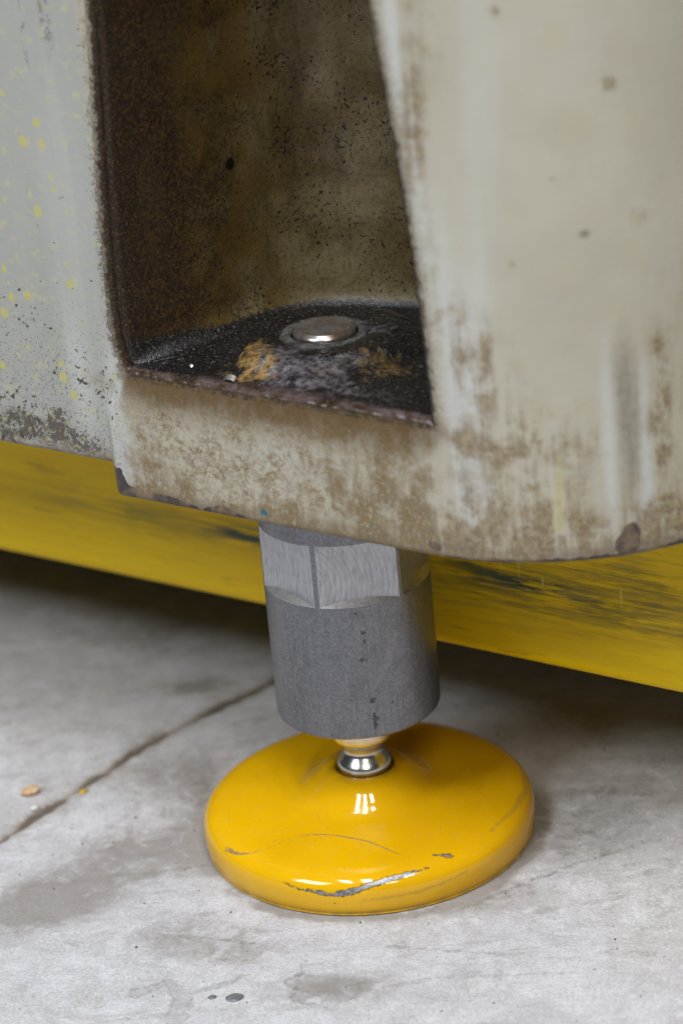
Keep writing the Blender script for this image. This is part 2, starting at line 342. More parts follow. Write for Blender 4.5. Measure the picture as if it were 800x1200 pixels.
def mat_sleeve():
    g = G('turned_grey_steel'); P = g.coord()
    fin = g.noise(P, 1.3, 4, 0.75); med = g.noise(P, 0.14, 4, 0.6); ax = g.noise(g.vscale(P, (1, 1, 0.06)), 0.55, 3, 0.6)
    ax2 = g.noise(g.vscale(P, (1, 1, 0.035)), 1.5, 3, 0.6); c = g.mix(g.step(g.add(g.mul(fin, 0.75), g.mul(ax2, 0.25)), 0.28, 0.72), (0.14, 0.141, 0.153), (0.30, 0.302, 0.322))
    c = g.mix(g.mul(g.step(med, 0.5, 0.7), 0.4), c, (0.13, 0.13, 0.137)); c = g.mix(g.mul(g.step(ax, 0.5, 0.75), 0.35), c, (0.26, 0.26, 0.27))
    c = g.mix(g.mul(g.step(g.add(g.attr('spot'), g.mul(g.sub(fin, 0.5), 1.6)), -0.1, 0.35, 1, 0), 0.75), c, (0.055, 0.05, 0.05))
    c = g.mix(g.mul(g.step(g.noise(P, 1.7, 2, 0.5), 0.66, 0.72), 0.6), c, (0.07, 0.065, 0.065))
    sc = g.step(g.add(g.attr('rubbed'), g.mul(g.sub(fin, 0.5), 1.6)), -0.2, 0.4, 1, 0); c = g.mix(g.mul(sc, 0.22), c, (0.34, 0.335, 0.34))
    g.bs(Base_Color=c, Metallic=0.92, Roughness=g.mixf(ax2, 0.26, 0.42), Normal=g.bump(g.add(fin, g.mul(ax2, 0.4)), 0.00007, 0.5)); return g.m
def mat_flat():
    g = G('milled_steel_flat'); P = g.coord(); fin = g.noise(P, 1.4, 3, 0.7)
    w_ = g.ma('SINE', g.add(g.mul(g.attr('ring'), 4.2), g.mul(fin, 3.0)))
    w2 = g.ma('SINE', g.add(g.mul(g.attr('ring2'), 2.3), g.mul(fin, 3.0)))
    ws = g.mul(g.add(w_, g.mul(w2, 0.6)), 0.5)
    c = g.mix(g.step(ws, -0.7, 0.8), (0.42, 0.42, 0.44), (0.52, 0.52, 0.54))
    brs = g.noise(g.vscale(P, (1, 1, 0.2)), 1.0, 4, 0.7); c = g.mix(g.mul(g.step(brs, 0.45, 0.7), 0.45), c, (0.19, 0.19, 0.20)); c = g.mix(g.mul(g.step(g.noise(P, 0.25, 3), 0.5, 0.7), 0.4), c, (0.30, 0.30, 0.31))
    g.bs(Base_Color=c, Metallic=0.85, Roughness=g.mixf(g.step(ws, -0.8, 0.8), 0.28, 0.40), Normal=g.bump(ws, 0.000012, 0.4)); return g.m
def mat_simple(name, col, rough, metal=0.0, var=0.25, sc=0.8, bump=0.0001, col2=None):
    g = G(name); P = g.coord(); n = g.noise(P, sc, 4, 0.65)
    c2 = col2 or tuple(x*(1-var) for x in col)
    g.bs(Base_Color=g.mix(g.step(n, 0.35, 0.65), col, c2), Roughness=g.mixf(n, rough*0.8, rough*1.25), Metallic=metal, Normal=g.bump(n, bump, 0.5))
    return g.m

M_floor, M_cast, M_beam, M_disc, M_sleeve, M_flat = mat_floor(), [mat_casting(k) for k in ('out', 'both', 'in')], mat_beam(), mat_disc(), mat_sleeve(), mat_flat()
M_zinc = mat_simple('bright_plated_steel', (0.84, 0.83, 0.81), 0.24, 1.0, 0.18, 0.35, 0.00005)
M_bolt = mat_simple('rusty_bright_steel', (0.55, 0.55, 0.56), 0.25, 0.88, 0.3, 0.16, 0.0001, (0.36, 0.27, 0.22))
M_ring = mat_simple('dull_greasy_steel', (0.13, 0.13, 0.12), 0.5, 0.2, 0.4, 0.4, 0.0004, (0.03, 0.027, 0.025))
M_edge = mat_simple('ledge_glint_steel', (0.72, 0.72, 0.74), 0.32, 0.7, 0.25, 0.9, 0.00003)  # paler steel for the sleeve ledge, overhead reflection put into the colour
M_dark = mat_simple('dark_machine_iron', (0.05, 0.045, 0.04), 0.7, 0.0, 0.4, 0.1)

# ================================================================== floor
def joint_y(x):      # centre line of the joint in the slab, mm
    return np.interp(x, [-400, -113.8, -75.7, -58.0, -33.9, 60, 400], [-340, 13, 60, 78.1, 98, 180, 470])
xs = np.r_[np.linspace(-4000, -190, 14), np.arange(-180, 181, 1.2), np.linspace(190, 4000, 14)]
ys = np.r_[np.linspace(-3000, -170, 12), np.arange(-160, 261, 1.2), np.linspace(275, 4000, 14)]
X, Y = np.meshgrid(xs, ys, indexing='ij')
dj = (Y-joint_y(X))*0.70
nz = np.array([mnoise.fractal((x*0.06, y*0.06, 3.1), 1, 2, 3) for x, y in zip(X.ravel(), Y.ravel())]).reshape(X.shape)
nf = np.array([mnoise.fractal((x*0.25, y*0.25, 8.1), 1, 2, 2) for x, y in zip(X.ravel(), Y.ravel())]).reshape(X.shape)
wj = np.maximum(1.7+0.35*nz+0.5*nf, 1.0)
groove = np.exp(-(np.abs(dj+0.6*nf)/np.maximum(wj, 0.7))**3)
Z = -1.0*groove + 0.14*nz*np.exp(-((X/220)**2+(Y/260)**2)) - 0.10
Z = np.where(np.hypot(X, Y) < 52, -0.10, Z)
dirt = np.clip(0.62*groove*np.clip(.9+.5*nz, .6, 1.3) + 0.70*np.clip(.95+0.7*nz, .65, 1.3)*np.exp(-(np.abs(dj-2.0*nz)/(6.5+3*nf))**2), 0, 1.6)
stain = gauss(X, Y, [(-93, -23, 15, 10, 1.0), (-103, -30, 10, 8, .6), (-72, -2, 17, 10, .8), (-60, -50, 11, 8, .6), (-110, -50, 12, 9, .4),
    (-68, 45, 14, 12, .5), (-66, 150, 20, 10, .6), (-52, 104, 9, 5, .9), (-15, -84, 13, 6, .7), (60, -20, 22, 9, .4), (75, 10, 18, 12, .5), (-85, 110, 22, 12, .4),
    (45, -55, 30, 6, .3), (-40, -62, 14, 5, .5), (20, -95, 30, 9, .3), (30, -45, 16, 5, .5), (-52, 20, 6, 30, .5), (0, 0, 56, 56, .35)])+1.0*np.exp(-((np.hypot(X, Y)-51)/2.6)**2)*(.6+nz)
scuff = np.minimum.reduce([seg_dist(X, Y, [(2, -66), (34, -76)], [.4, .1]), seg_dist(X, Y, [(24, -50), (50, -36), (82, -22)], [.2, .7, .2]),
    seg_dist(X, Y, [(-70, -15), (-40, -12)], [.1, .4]), seg_dist(X, Y, [(-66, -48), (-36, -58)], [.1, .4]), seg_dist(X, Y, [(10, -84), (52, -88)], [.1, .2]),
    seg_dist(X, Y, [(-22, -70), (-26, -88), (-14, -96)], [.2, .5, .3]), seg_dist(X, Y, [(62, 12), (86, 4)], [.2, .6])])
wet = np.minimum.reduce([seg_dist(X, Y, [(-69, -78), (-60, -74), (-56, -84), (-58, -92)], [1.6, 1.0, 2.2, 3.4]), seg_dist(X, Y, [(-57, -82), (-40, -76)], [1.0, .5]),
    seg_dist(X, Y, [(-24, -80), (-12, -86)], [3.2, 5.2])])
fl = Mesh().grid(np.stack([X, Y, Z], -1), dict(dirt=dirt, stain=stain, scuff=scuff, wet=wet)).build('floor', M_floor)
fl['kind'] = 'structure'; fl['label'] = 'stained pale concrete floor with a dirty joint'

# ================================================================== machine casting (local x along its long side, y inwards)
YAW = R(-35)
casting = thing('machine_casting', 'grimy cream painted iron machine base with a dark oily pocket', 'machine', (0, 0, 0), YAW)
RC, S0, N0 = 73.0, 52.0, 37.0
ZP, ZE, ZT, ZTOP = 157.0, 155.0, 330.0, 460.0
def shell(s, z, inset=0.0):
    """point of the outer skin at girth s, height z, moved inwards by inset"""
    s, z, inset = np.broadcast_arrays(np.asarray(s, float), np.asarray(z, float), np.asarray(inset, float))
    th = np.clip((s-S0)/RC, 0, np.pi/2)
    stp = np.interp(z, [140, 160], [-50.0, -38.0])
    rec = 3.0*(1-sst(s, stp-4.5, stp))
    r = RC-inset-rec
    x = np.where(s < S0, s, S0+r*np.sin(th)); y = np.where(s < S0, -N0+inset+rec, -N0+RC-r*np.cos(th))
    over = np.maximum(s-(S0+RC*np.pi/2), 0); y = y+over
    return np.stack([x, y, z+0*x], -1)
def sL(z): return np.interp(z, [154, 158, 164, 179, 214, 262, 340], [-44.4, -46.4, -47.8, -48.2, -46.3, -42.6, -38])
def sR(z): return np.interp(z, [155, 179, 200, 215, 233, 251, 268, 340], [58.4, 57.6, 56.3, 55.0, 53.3, 51.0, 48.8, 40])
def zbot(s): return 117.0+8.6*(1-sst(s, -53.6, -51.4))

K = 161
def cols_left(z): return np.r_[np.linspace(-420, -108, 9)[:-1], -108+(sL(z)+108)*np.linspace(0, 1, 92)]
def cols_mid(z): return sL(z)+(sR(z)-sL(z))*np.linspace(0, 1, K)
def cols_right(z): return np.r_[sR(z)+(145-sR(z))*np.linspace(0, 1, 120), np.linspace(145, 760, 12)[1:]]
zu = np.r_[ZE+np.r_[0, np.cumsum(np.linspace(0.5, 0.9, 10))], 0]
zrows = np.unique(np.round(np.r_[np.arange(ZE, 285, 0.8), np.linspace(285, ZT, 8)], 4))
ztop = np.linspace(ZT, ZTOP, 6)

BROWN = [(79, 154, 8, 10, .62), (70, 163, 7, 9, .35), (60, 255, 2.5, 12, .6), (58.5, 240, 2.2, 9, .9), (57, 226, 2.2, 8, .6), (60, 200, 2.5, 14, .4), (80, 132, 14, 8, .6), (88, 134, 8, 12, .35),
    (118, 150, 2.2, 16, 1.0), (119.5, 175, 1.3, 12, .7), (66, 180, 6, 10, .55), (73, 176, 5, 8, .5), (81.5, 266, 1.2, 1.2, 2.0), (108.6, 245, 1.3, 1.5, 1.6), (113.4, 209.6, 1.8, 2.2, 1.2),
    (62, 128, 8, 5, .6), (100, 124, 14, 5, .8), (120, 125, 9, 6, .8), (128, 165, 12, 40, .35), (95, 152, 5, 8, .35), (10, 119, 60, 4.5, 1.2), (40, 132, 16, 12, 1.3), (-38, 128, 9, 8, .7), (10, 151, 50, 3, 1.3), (57, 149, 5, 5, .5), (66, 258, 5, 10, .35), (90, 225, 14, 25, .18)]
PALE = [(66.5, 165, 2.4, 16, 1.2), (65.0, 145, 2.0, 14, 1.4), (63, 190, 2.5, 22, .9), (54.2, 262, 1.6, 16, 1.4), (58, 214, 1.8, 22, .8), (76, 240, 4, 36, .6), (71.5, 185, 3, 22, .7), (104, 150, 1.6, 20, 1.3), (113.5, 150, 1.3, 18, 1.2),
    (113, 130, 2.0, 6, .9), (70, 138, 2.5, 8, 1.0), (-49, 142, 2.6, 14, 1.6), (-46, 128, 2.2, 8, 1.0), (-60, 205, 7, 40, .6), (98, 255, 22, 12, .35), (-62, 150, 3, 14, .8), (10, 138, 20, 6, .5)]
DARK = [(109.5, 150, 3.2, 18, 1.1), (109, 172, 3.0, 10, .5), (100.2, 207.6, 1.3, .9, 1.6), (81.8, 200.8, .9, .9, 1.0), (93, 222.6, 1.1, .7, .9), (88, 252, .9, 22, .35), (-71.9, 135.7, 2.2, 2.8, 2.0), (-74, 132, 6, 2.0, 1.1), (-86, 134.5, 4, 2.2, 1.3),
    (-63, 130.4, 5, 2, 1.0), (-91, 131, 4, 2.5, 1.3), (-58, 255, 2, 10, .4), (-66, 250, 1.2, 10, .35), (-20, 119.5, 26, 1.6, .9), (60, 121, 10, 2, .8), (105, 120, 20, 1.5, 1.0), (56, 236, 1.6, 8, .7)]
YSP = [(-65.7, 225.7, 1.3), (-71.3, 219.8, 1.6), (-64.8, 220.0, 1.3), (-69.4, 199.9, 1.6), (-73.1, 193.1, .7), (-60.5, 233.1, .7), (-76.4, 233.0, .9), (-84.7, 181.1, 1.2), (-61.6, 184.8, .8), (-63.3, 210.3, .8), (-83.3, 172.7, 1.3), (-77.5, 174.0, 1.5),
    (-61.3, 179.3, 1.3), (-86.8, 167.4, 1.6), (-68.0, 150.3, 1.6), (-65.1, 145.2, 1.4), (-68.3, 154.4, 1.0), (-90.5, 150.8, 1.2), (-78.4, 149.3, .8), (-79.3, 185.5, .8), (-52.0, 131.5, .9), (-63.0, 207.0, .9), (-55, 186, .6), (-80, 158, .8), (113.4, 209.6, 1.6)]
def ext_attrs(Sg, Zg):
    zz = np.maximum(Zg, ZE)
    dx = np.maximum(np.maximum(sL(zz)-Sg, Sg-sR(zz)), 0); dz = np.maximum(ZE-Zg, 0)
    edge = np.hypot(dx, dz); zb = zbot(Sg)
    y = np.full(Sg.shape, 9.0)
    for (a, b, r) in YSP: y = np.minimum(y, np.hypot(Sg-a, (Zg-b)*0.85)-r)
    y = np.minimum(y, seg_dist(Sg, Zg, [(90.9, 149), (90.3, 138), (89.7, 128)], [.8, 1.8, 2.2]))
    chip = np.minimum.reduce([seg_dist(Sg, Zg, [(-50.4, 124.5), (-49.5, 119), (-44, 117.5), (-33, 117.2), (-24, 117)], [1.9, 3.2, 2.8, 3.2, 1.6]),
        seg_dist(Sg, Zg, [(-20, 117), (-14, 117.5), (-8, 117)], [1.6, 3.2, 1.8]), seg_dist(Sg, Zg, [(108.6, 124), (107.6, 121)], [2.6, 3.6]), seg_dist(Sg, Zg, [(54.5, 120.8), (56.5, 120.2)], [1.4, 1.0]),
        seg_dist(Sg, Zg, [(58, 117), (80, 117.0), (100, 117), (135, 117)], [.9, 1.5, 1.3, 1.8]), seg_dist(Sg, Zg, [(-95, 125.6), (-75, 125.6), (-58, 125.4)], [.3, .6, .3])])
    blue = seg_dist(Sg, Zg, [(-.4, 120.9), (.9, 120.6)], [.8, .6])
    return dict(edge=edge, hb=Zg-zb, zz=Zg, left=1-sst(Sg, -49-0.2*(Zg-125)*0, -44), under=sst(Sg, -52, -40)*(1-sst(Sg, 48, 66))*(1-sst(Zg, 154, 160)),
        brown=gauss(Sg, Zg, BROWN), pale=gauss(Sg, Zg, PALE), dark=gauss(Sg, Zg, DARK), ysp=y, chip=chip, blue=blue, zone=np.where(edge < 0.9, 0.45, 0.0))
PK = dict(edge=0.0, hb=60.0, zz=300.0, ysp=9.0, chip=9.0, blue=9.0, zone=1.0, pit=9.0)
cm = Mesh()
def put_ext(Sg, Zg, inset=0.0):
    d = ext_attrs(Sg, Zg); d['pit'] = 9.0
    P = shell(Sg, Zg, inset)
    cm.grid(P, d); e_ = d['edge']; ef = np.minimum(np.minimum(e_[:-1, :-1], e_[1:, :-1]), np.minimum(e_[:-1, 1:], e_[1:, 1:])); cm.mi[-1] = np.where(ef < 2.0, 1, 0).reshape(-1)
# skin below the pocket with the rounded lower edge and the underside
cols = np.r_[cols_left(ZE), cols_mid(ZE)[1:], cols_right(ZE)[1:]]
rb = 1.8; ph = np.linspace(np.pi/2, 0, 6)
v = np.linspace(0, 1, 52)
Sg = np.broadcast_to(cols[:, None], (len(cols), 52)); zb = zbot(cols)[:, None]
put_ext(Sg, zb+rb+(ZE-zb-rb)*v[None, :])
Sf = np.broadcast_to(cols[:, None], (len(cols), 6))
put_ext(Sf, zb+rb*(1-np.sin(ph))[None, :]*1.0, (rb*(1-np.cos(ph)))[None, :]) if False else put_ext(Sf, zb+rb*(1-np.cos(np.linspace(0, np.pi/2, 6)))[None, :], (rb*(1-np.sin(np.linspace(0, np.pi/2, 6))))[None, :])
Su = np.broadcast_to(cols[:, None], (len(cols), 2)); put_ext(Su, zb+0*Su, np.broadcast_to(np.array([70.0, rb])[None, :], Su.shape))
# skin left, right and above the pocket
CL = np.stack([cols_left(z) for z in zrows], 1); put_ext(CL, np.broadcast_to(zrows[None, :], CL.shape))
CR = np.stack([cols_right(z) for z in zrows], 1); put_ext(CR, np.broadcast_to(zrows[None, :], CR.shape))
ct = np.r_[cols_left(ZT), cols_mid(ZT)[1:], cols_right(ZT)[1:]]
CT = np.stack([ct]*len(ztop), 1); put_ext(CT, np.broadcast_to(ztop[None, :], CT.shape))
# rounded lip of the opening
nl = len(zrows)
loopS = np.r_[sL(zrows[::-1]), cols_mid(ZE)[1:-1], sR(zrows)]; loopZ = np.r_[zrows[::-1], np.full(K-2, ZE), zrows]
dirS = np.r_[np.ones(nl), np.zeros(K-2), -np.ones(nl)]; dirZ = np.r_[np.zeros(nl), np.ones(K-2), np.zeros(nl)]
ker = np.ones(7)/7
def smooth(a): return np.convolve(np.r_[np.full(3, a[0]), a, np.full(3, a[-1])], ker, 'valid')
dirS, dirZ = smooth(dirS), smooth(dirZ)
rl = 2.0; nst = 7; a = np.linspace(0, np.pi/2, nst); lipn = 0.35*np.array([mnoise.fractal((s_*.35, 7.7, z_*.35), 1, 2, 3) for s_, z_ in zip(loopS, loopZ)])[:, None]*np.sin(2*a)[None, :]
LS = loopS[:, None]+dirS[:, None]*rl*np.sin(a)[None, :]; LZ = loopZ[:, None]+dirZ[:, None]*rl*np.sin(a)[None, :]
LI = np.broadcast_to(rl*(1-np.cos(a))[None, :], LS.shape)
PL = shell(LS, LZ, LI+lipn)
isbot = smooth(np.r_[np.zeros(nl), np.ones(K-2), np.zeros(nl)])
d = ext_attrs(loopS[:, None]+0*LS, loopZ[:, None]+0*LS)
d['zone'] = np.broadcast_to((0.45+0.6*a/(np.pi/2))[None, :], LS.shape); d['pit'] = 9.0
d['lip'] = isbot[:, None]*np.broadcast_to(np.sin(a)[None, :], LS.shape); d['flo'] = isbot[:, None]*0.3+0*LS; d['wl'] = np.zeros(LS.shape)
PL[:, :, 2] += (isbot[:, None]*0.5*np.array([mnoise.noise((s*0.12, 4.2, 0)) for s in loopS])[:, None])*np.sin(a)[None, :]
cm.grid(PL, d, mat=1)
# pocket walls
CTRL = np.array([(-42.6, -31), (-38.5, -20), (-33.2, -5), (-28.5, 12), (-22, 24), (-12, 30.5), (9, 35), (30, 34.5), (46, 28), (54, 10), (57, -12)])
zw = np.unique(np.r_[ZP+np.array([0, .25, .6, 1.1, 1.8, 2.8, 4, 5.4, 7]), zrows[zrows > ZP+8]])
rows = []; KW = 161
for z in zw:
    wgt = np.interp(CTRL[:, 0], [-42, 57], [0, 1])
    pts = CTRL.copy(); pts[:, 0] += (1-wgt)*(sL(z)-sL(ZP))+wgt*(sR(z)-sR(ZP))
    p0 = shell(sL(z)+rl, z, rl)[:2]; p1 = shell(sR(z)-rl, z, rl)[:2]
    c_ = crom(np.vstack([p0, pts, p1]), KW)
    h = z-ZP; rf = 7.0
    if h < rf:
        off = rf-math.sqrt(max(rf*rf-(rf-h)**2, 0)); t = np.gradient(c_, axis=0); t /= np.linalg.norm(t, axis=1)[:, None]
        nrm = np.stack([t[:, 1], -t[:, 0]], 1)
        e_ = np.minimum(np.arange(KW), np.arange(KW)[::-1])/10.0
        c_ = c_+nrm*(off*np.clip(e_, 0, 1)*0.6)[:, None]
    rows.append(np.c_[c_, np.full(KW, z)])
PW = np.stack(rows, 1)
nw = fbm(PW.reshape(-1, 3), 0.06, 2.0).reshape(PW.shape[:2]); PW[:, :, 1] += 0.7*nw*np.minimum(1, np.minimum(np.arange(KW), np.arange(KW)[::-1])/8)[:, None]
L_ = np.r_[0, np.cumsum(np.linalg.norm(np.diff(PW[:, 60, :2], axis=0), axis=1))]
d = dict(PK); d['wl'] = np.broadcast_to(L_[:, None], PW.shape[:2]); d['flo'] = np.clip(1-(PW[:, :, 2]-ZP)/np.interp(L_, [0, 30, 60], [13, 6, 4])[:, None], 0, 1)
d['pit'] = np.hypot((L_[:, None]-41), PW[:, :, 2]-205)-1.7
cm.grid(PW, d, mat=2)
# pocket floor with the boss
bot = slice(nl-1, nl+K-1); F_ = PL[bot, -1, :]; F_ = F_[:K]
W_ = PW[:, 0, :]; vv = np.linspace(0, 1, 80)
PF = F_[:, None, :]*(1-vv)[None, :, None]+W_[:, None, :]*vv[None, :, None]
fx, fy = PF[:, :, 0], PF[:, :, 1]; rr = np.hypot(fx*0.95, fy*0.98-0.5)
nz1 = fbm(PF.reshape(-1, 3), 0.10, 5.0).reshape(rr.shape); nz2 = fbm(PF.reshape(-1, 3), 0.45, 9.0, 2).reshape(rr.shape)
boss = (1-sst(rr+3.5*nz1, 18.5, 29.0))
ring = np.exp(-((rr-12.5)/2.0)**2)
fz = 4.3*boss-0.7*ring + (0.5*nz1+0.30*nz2)*sst(vv[None, :], 0, .1)
fz += gauss(fx, fy, [(-8, -23, 5, 4, 2.2), (9, -24, 7, 4, 2.0), (22, -12, 6, 6, 1.4), (2, -17, 6, 2.5, -1.4), (18, -22, 3, 3, -1.0)])
hole = sst(rr, 8.6, 9.8); fz = fz*hole+(1-hole)*1.0
edgefade = sst(vv, 0, 0.10)[None, :]*(1-sst(vv, .93, 1))[None, :]
PF[:, :, 2] = F_[:, None, 2]*(1-edgefade)+ (ZP+fz)*edgefade
PF[:, -1, 2] = ZP
d = dict(PK); d['flo'] = 1.0; d['wl'] = 60.0
wx, wy = fx+7*nz2+4*nz1, fy+5*np.roll(nz2, 7, 0)-4*nz1
d['och'] = gauss(wx, wy, [(-7, -25, 4.0, 4.5, 1.5), (26, -11, 7, 5, .75), (-12, -19, 2.5, 3, .9), (18, -24, 5, 3, .4)])
d['lil'] = gauss(wx, wy, [(4, -22, 7, 4.5, 1.3), (14, -24, 8, 4, 1.1), (-2, -17, 4, 2.5, .8), (24, -26, 18, 3, .7), (12, 9, 3, 3, 1.0)])+0.8*np.exp(-((rr-11.5)/1.6)**2)
d['lip'] = np.broadcast_to(((1-sst(vv, 0, 0.07))*0.9)[None, :], fx.shape)
cm.grid(PF, d, mat=2)
# unseen roof added to keep the pocket dark, and the cast top
PR = np.stack([PW[:, -1, :], np.broadcast_to(PW[:, -1, :].mean(0), (KW, 3))], 1); cm.grid(PR, PK, mat=2)
top = shell(ct, ZTOP); cm.grid(np.stack([top, np.c_[np.clip(top[:, 0], -420, 100), np.full(len(ct), 300.0), np.full(len(ct), ZTOP)]], 1), dict(PK, zone=0.0))
body = cm.build('body', M_cast, casting, merge=0.02)
# unseen box added behind the pocket to block light, plate closing the underside
def box(m, x0, x1, y0, y1, z0, z1):
    for q in ([(x0, y0, z0), (x1, y0, z0), (x0, y0, z1), (x1, y0, z1)], [(x0, y1, z0), (x1, y1, z0), (x0, y1, z1), (x1, y1, z1)], [(x0, y0, z0), (x0, y1, z0), (x0, y0, z1), (x0, y1, z1)],
              [(x1, y0, z0), (x1, y1, z0), (x1, y0, z1), (x1, y1, z1)], [(x0, y0, z0), (x1, y0, z0), (x0, y1, z0), (x1, y1, z0)], [(x0, y0, z1), (x1, y0, z1), (x0, y1, z1), (x1, y1, z1)]):
        m.grid(np.array(q).reshape(2, 2, 3))
    return m
box(Mesh(), -420, 118, 40, 620, 126.5, 455).build('light_block', M_dark, casting, sharp=30)
box(Mesh(), -415, 118, 30, 615, 117.6, 126).build('underside_plate', M_dark, casting, sharp=30)  # carried far back to keep light off the floor below

# ================================================================== yellow beam under the machine
xb = np.r_[np.linspace(-420, -160, 10)[:-1], np.arange(-160, 161, 1.0), np.linspace(165, 420, 9)]
YB, ZB0 = 36.5, 46.0
a = np.linspace(0, np.pi/2, 7)
prof = [(YB, z) for z in np.linspace(117.2, ZB0+4, 74)] + [(YB+4-4*math.cos(t), ZB0+4-4*math.sin(t)) for t in a[1:]] + [(YB+8, ZB0), (YB+45, ZB0), (YB+45, ZB0+4), (YB+8, ZB0+4), (YB+5, ZB0+8), (YB+5, 117.2)]
prof = np.array(prof); XB = np.broadcast_to(xb[:, None], (len(xb), len(prof)))
PB = np.stack([XB, np.broadcast_to(prof[None, :, 0], XB.shape), np.broadcast_to(prof[None, :, 1], XB.shape)], -1).copy()
nb = np.array([mnoise.noise((x*0.012, 1.7, 0)) for x in xb]); PB[:, :, 1] += 0.35*nb[:, None]
zB = PB[:, :, 2]
band = np.clip(gauss(XB, zB, [(-10, 72, 500, 8, 1.0), (60, 80, 60, 10, .7)]), 0, 1)*(0.35+0.65*sst(XB, -60, 40))
rub = gauss(XB, zB, [(17, 80, 6, 2.2, 1.6), (32, 74, 16, 3.5, .8), (60, 70, 28, 5, .6), (-60, 71, 10, 2.0, 1.1), (-40, 67, 8, 1.8, .8), (-100, 71, 30, 3, .5)])
nick = np.minimum.reduce([seg_dist(XB, zB, [(x, z0), (x+.4, z1)], [.35, .25]) for x, z0, z1 in ((30, 80, 74), (36, 81, 73.5), (44, 76, 71.5), (70, 77, 70))])
beam = Mesh().grid(PB, dict(band=band, rub=rub, nick=nick), flip=True).build('steel_beam', M_beam, None, sharp=40)
beam.rotation_euler = (0, 0, YAW)
tag(beam, 'scuffed yellow painted steel beam running under the machine', 'beam')

# ================================================================== levelling foot
foot = thing('levelling_foot', 'round yellow levelling foot under a grey steel sleeve, standing on the concrete', 'machine foot')
dp = crom([(0, 19), (6, 18.6), (8.3, 19.6), (8.6, 21.4), (9.2, 22.5), (11.2, 22.5), (14.0, 20.9), (17.5, 17.9), (21, 15.4), (26, 14.4), (33, 13.7), (40, 13.1), (44.3, 12.5), (47.2, 11.4), (49.1, 9.7), (49.9, 7.6), (50.1, 5.0), (49.9, 2.2), (49.3, .8), (48, .15), (30, .1), (0, .1)], 240)
dp[-40:, 1] = np.maximum(dp[-40:, 1], 0.1)
def dattr(P):
    x, y, z = P[..., 0], P[..., 1], P[..., 2]; r = np.hypot(x, y)
    topm = np.where(z > 2.5, 0, 30.0)
    crack = seg_dist(x, y, crom([(-42.9, -22.3), (-39.6, -26.5), (-35.3, -28.9), (-28.9, -27.9), (-22.5, -24.9), (-13.6, -25.6), (-1.3, -31.4), (5.8, -37.6), (12.8, -42.8)], 40).tolist(), np.r_[np.linspace(.45, .12, 8), np.full(8, .0), np.full(8, .15), np.linspace(.2, .02, 16)].tolist())+topm
    ang = np.degrees(np.arctan2(x, -y)); u = ang*0.87   # mm round the rim
    chip = np.full(x.shape, 9.0)
    # height on the rounded shoulder used as the second coordinate
    hs = np.where(r > 47.2, (11.4-z)+(r-47.2), np.where(r > 40, r-47.2, -20))
    chip = seg_dist(u, hs, [(-28.1, 4.6), (-23.2, 5.8), (-17.8, 6.2), (-12.7, 6.8), (-7.7, 5.7), (-2.6, 3.6), (3.9, 1.6), (10.6, .8), (16.3, .4)], [.05, .2, .35, .8, 1.0, .9, .7, .55, .3])
    chip = np.minimum(chip, seg_dist(u, hs, [(20.4, -3.4), (24.9, -1.2)], [.05, .4]))+topm*0.3
    faint = np.minimum.reduce([seg_dist(x, y, [(47.7, 9.4), (47.2, -6), (42.5, -18), (34.7, -29.1)], [.2, .6, .5, .1]), seg_dist(u, z, [(-5, 5.5), (12, 6.0), (28, 7.4)], [.1, .3, .1]), seg_dist(x, y, [(9.1, 30.3), (18.8, 14.8), (6, 8)], [-.3, -.2, -.4]),
        seg_dist(u, z, [(-60, 3.0), (-52, 2.2), (-40, 1.5)], [.8, .4, .1])])+topm*0.2
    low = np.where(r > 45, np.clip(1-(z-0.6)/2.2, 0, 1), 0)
    return dict(crack=crack, chip=chip, faint=faint, low=low, rad=r)
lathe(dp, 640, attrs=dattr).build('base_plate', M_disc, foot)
# plated ball stud
bp = [(0, 17.0), (5, 17.5), (7.2, 19.0), (8.0, 20.8), (8.2, 22.8), (8.0, 24.2), (7.2, 25.4), (6.4, 26.4), (5.7, 27.4), (5.5, 28.4), (5.8, 29.4), (6.8, 30.5), (8.0, 31.5), (8.7, 32.5), (8.9, 33.6), (8.9, 38.5), (8.4, 39.2), (7.5, 39.3), (7.5, 60)]
lathe(crom(bp, 110), 128, flip=True).build('ball_stud', M_zinc, foot)
# sleeve with six milled flats
RS, Z0, ZL, ZH, Z1 = 24.3, 43.7, 86.5, 105.6, 116.9
ths = np.linspace(0, 2*np.pi, 720, endpoint=False)                     # 0 = towards the camera side (-y), positive to the right
fc0 = R(7.5); dth = ((ths-fc0+R(30)) % R(60))-R(30); idx = np.floor((ths-fc0+R(30)) / R(60)).astype(int) % 6
ap = RS*math.cos(R(28.2)); rhex = np.minimum(RS, ap/np.cos(dth)); flat = (rhex < RS-1e-6)
def ringpts(r, z): return np.stack([np.sin(ths)*r, -np.cos(ths)*r, z+0*ths], -1)
sm = Mesh()
def sattr(P, r):
    th = np.degrees((np.arctan2(P[..., 0], -P[..., 1]))); u = th*RS*np.pi/180; z = P[..., 2]
    sp = np.minimum.reduce([np.hypot(u-a, z-b)-r_ for a, b, r_ in ((3, 78, .7), (2, 69.5, .6), (3.4, 69, .4), (4, 56, .8), (4.6, 50, .7), (4.3, 48, .6), (1.5, 84, .5), (10, 54, .4), (3.2, 75, .4))])
    sp = np.minimum(sp, seg_dist(u, z, [(4.2, 52), (4, 47)], [.25, .25]))
    rb_ = seg_dist(u, z, [(5, 60), (10, 68), (13, 76)], [.4, 1.3, .5])
    return dict(spot=sp, rubbed=rb_)
def outer(r, zs, mat):
    P = np.stack([ringpts(rr_, z) for rr_, z in zip(r, zs)], 1); sm.grid(P, sattr(P, r), close_u=True, mat=mat)
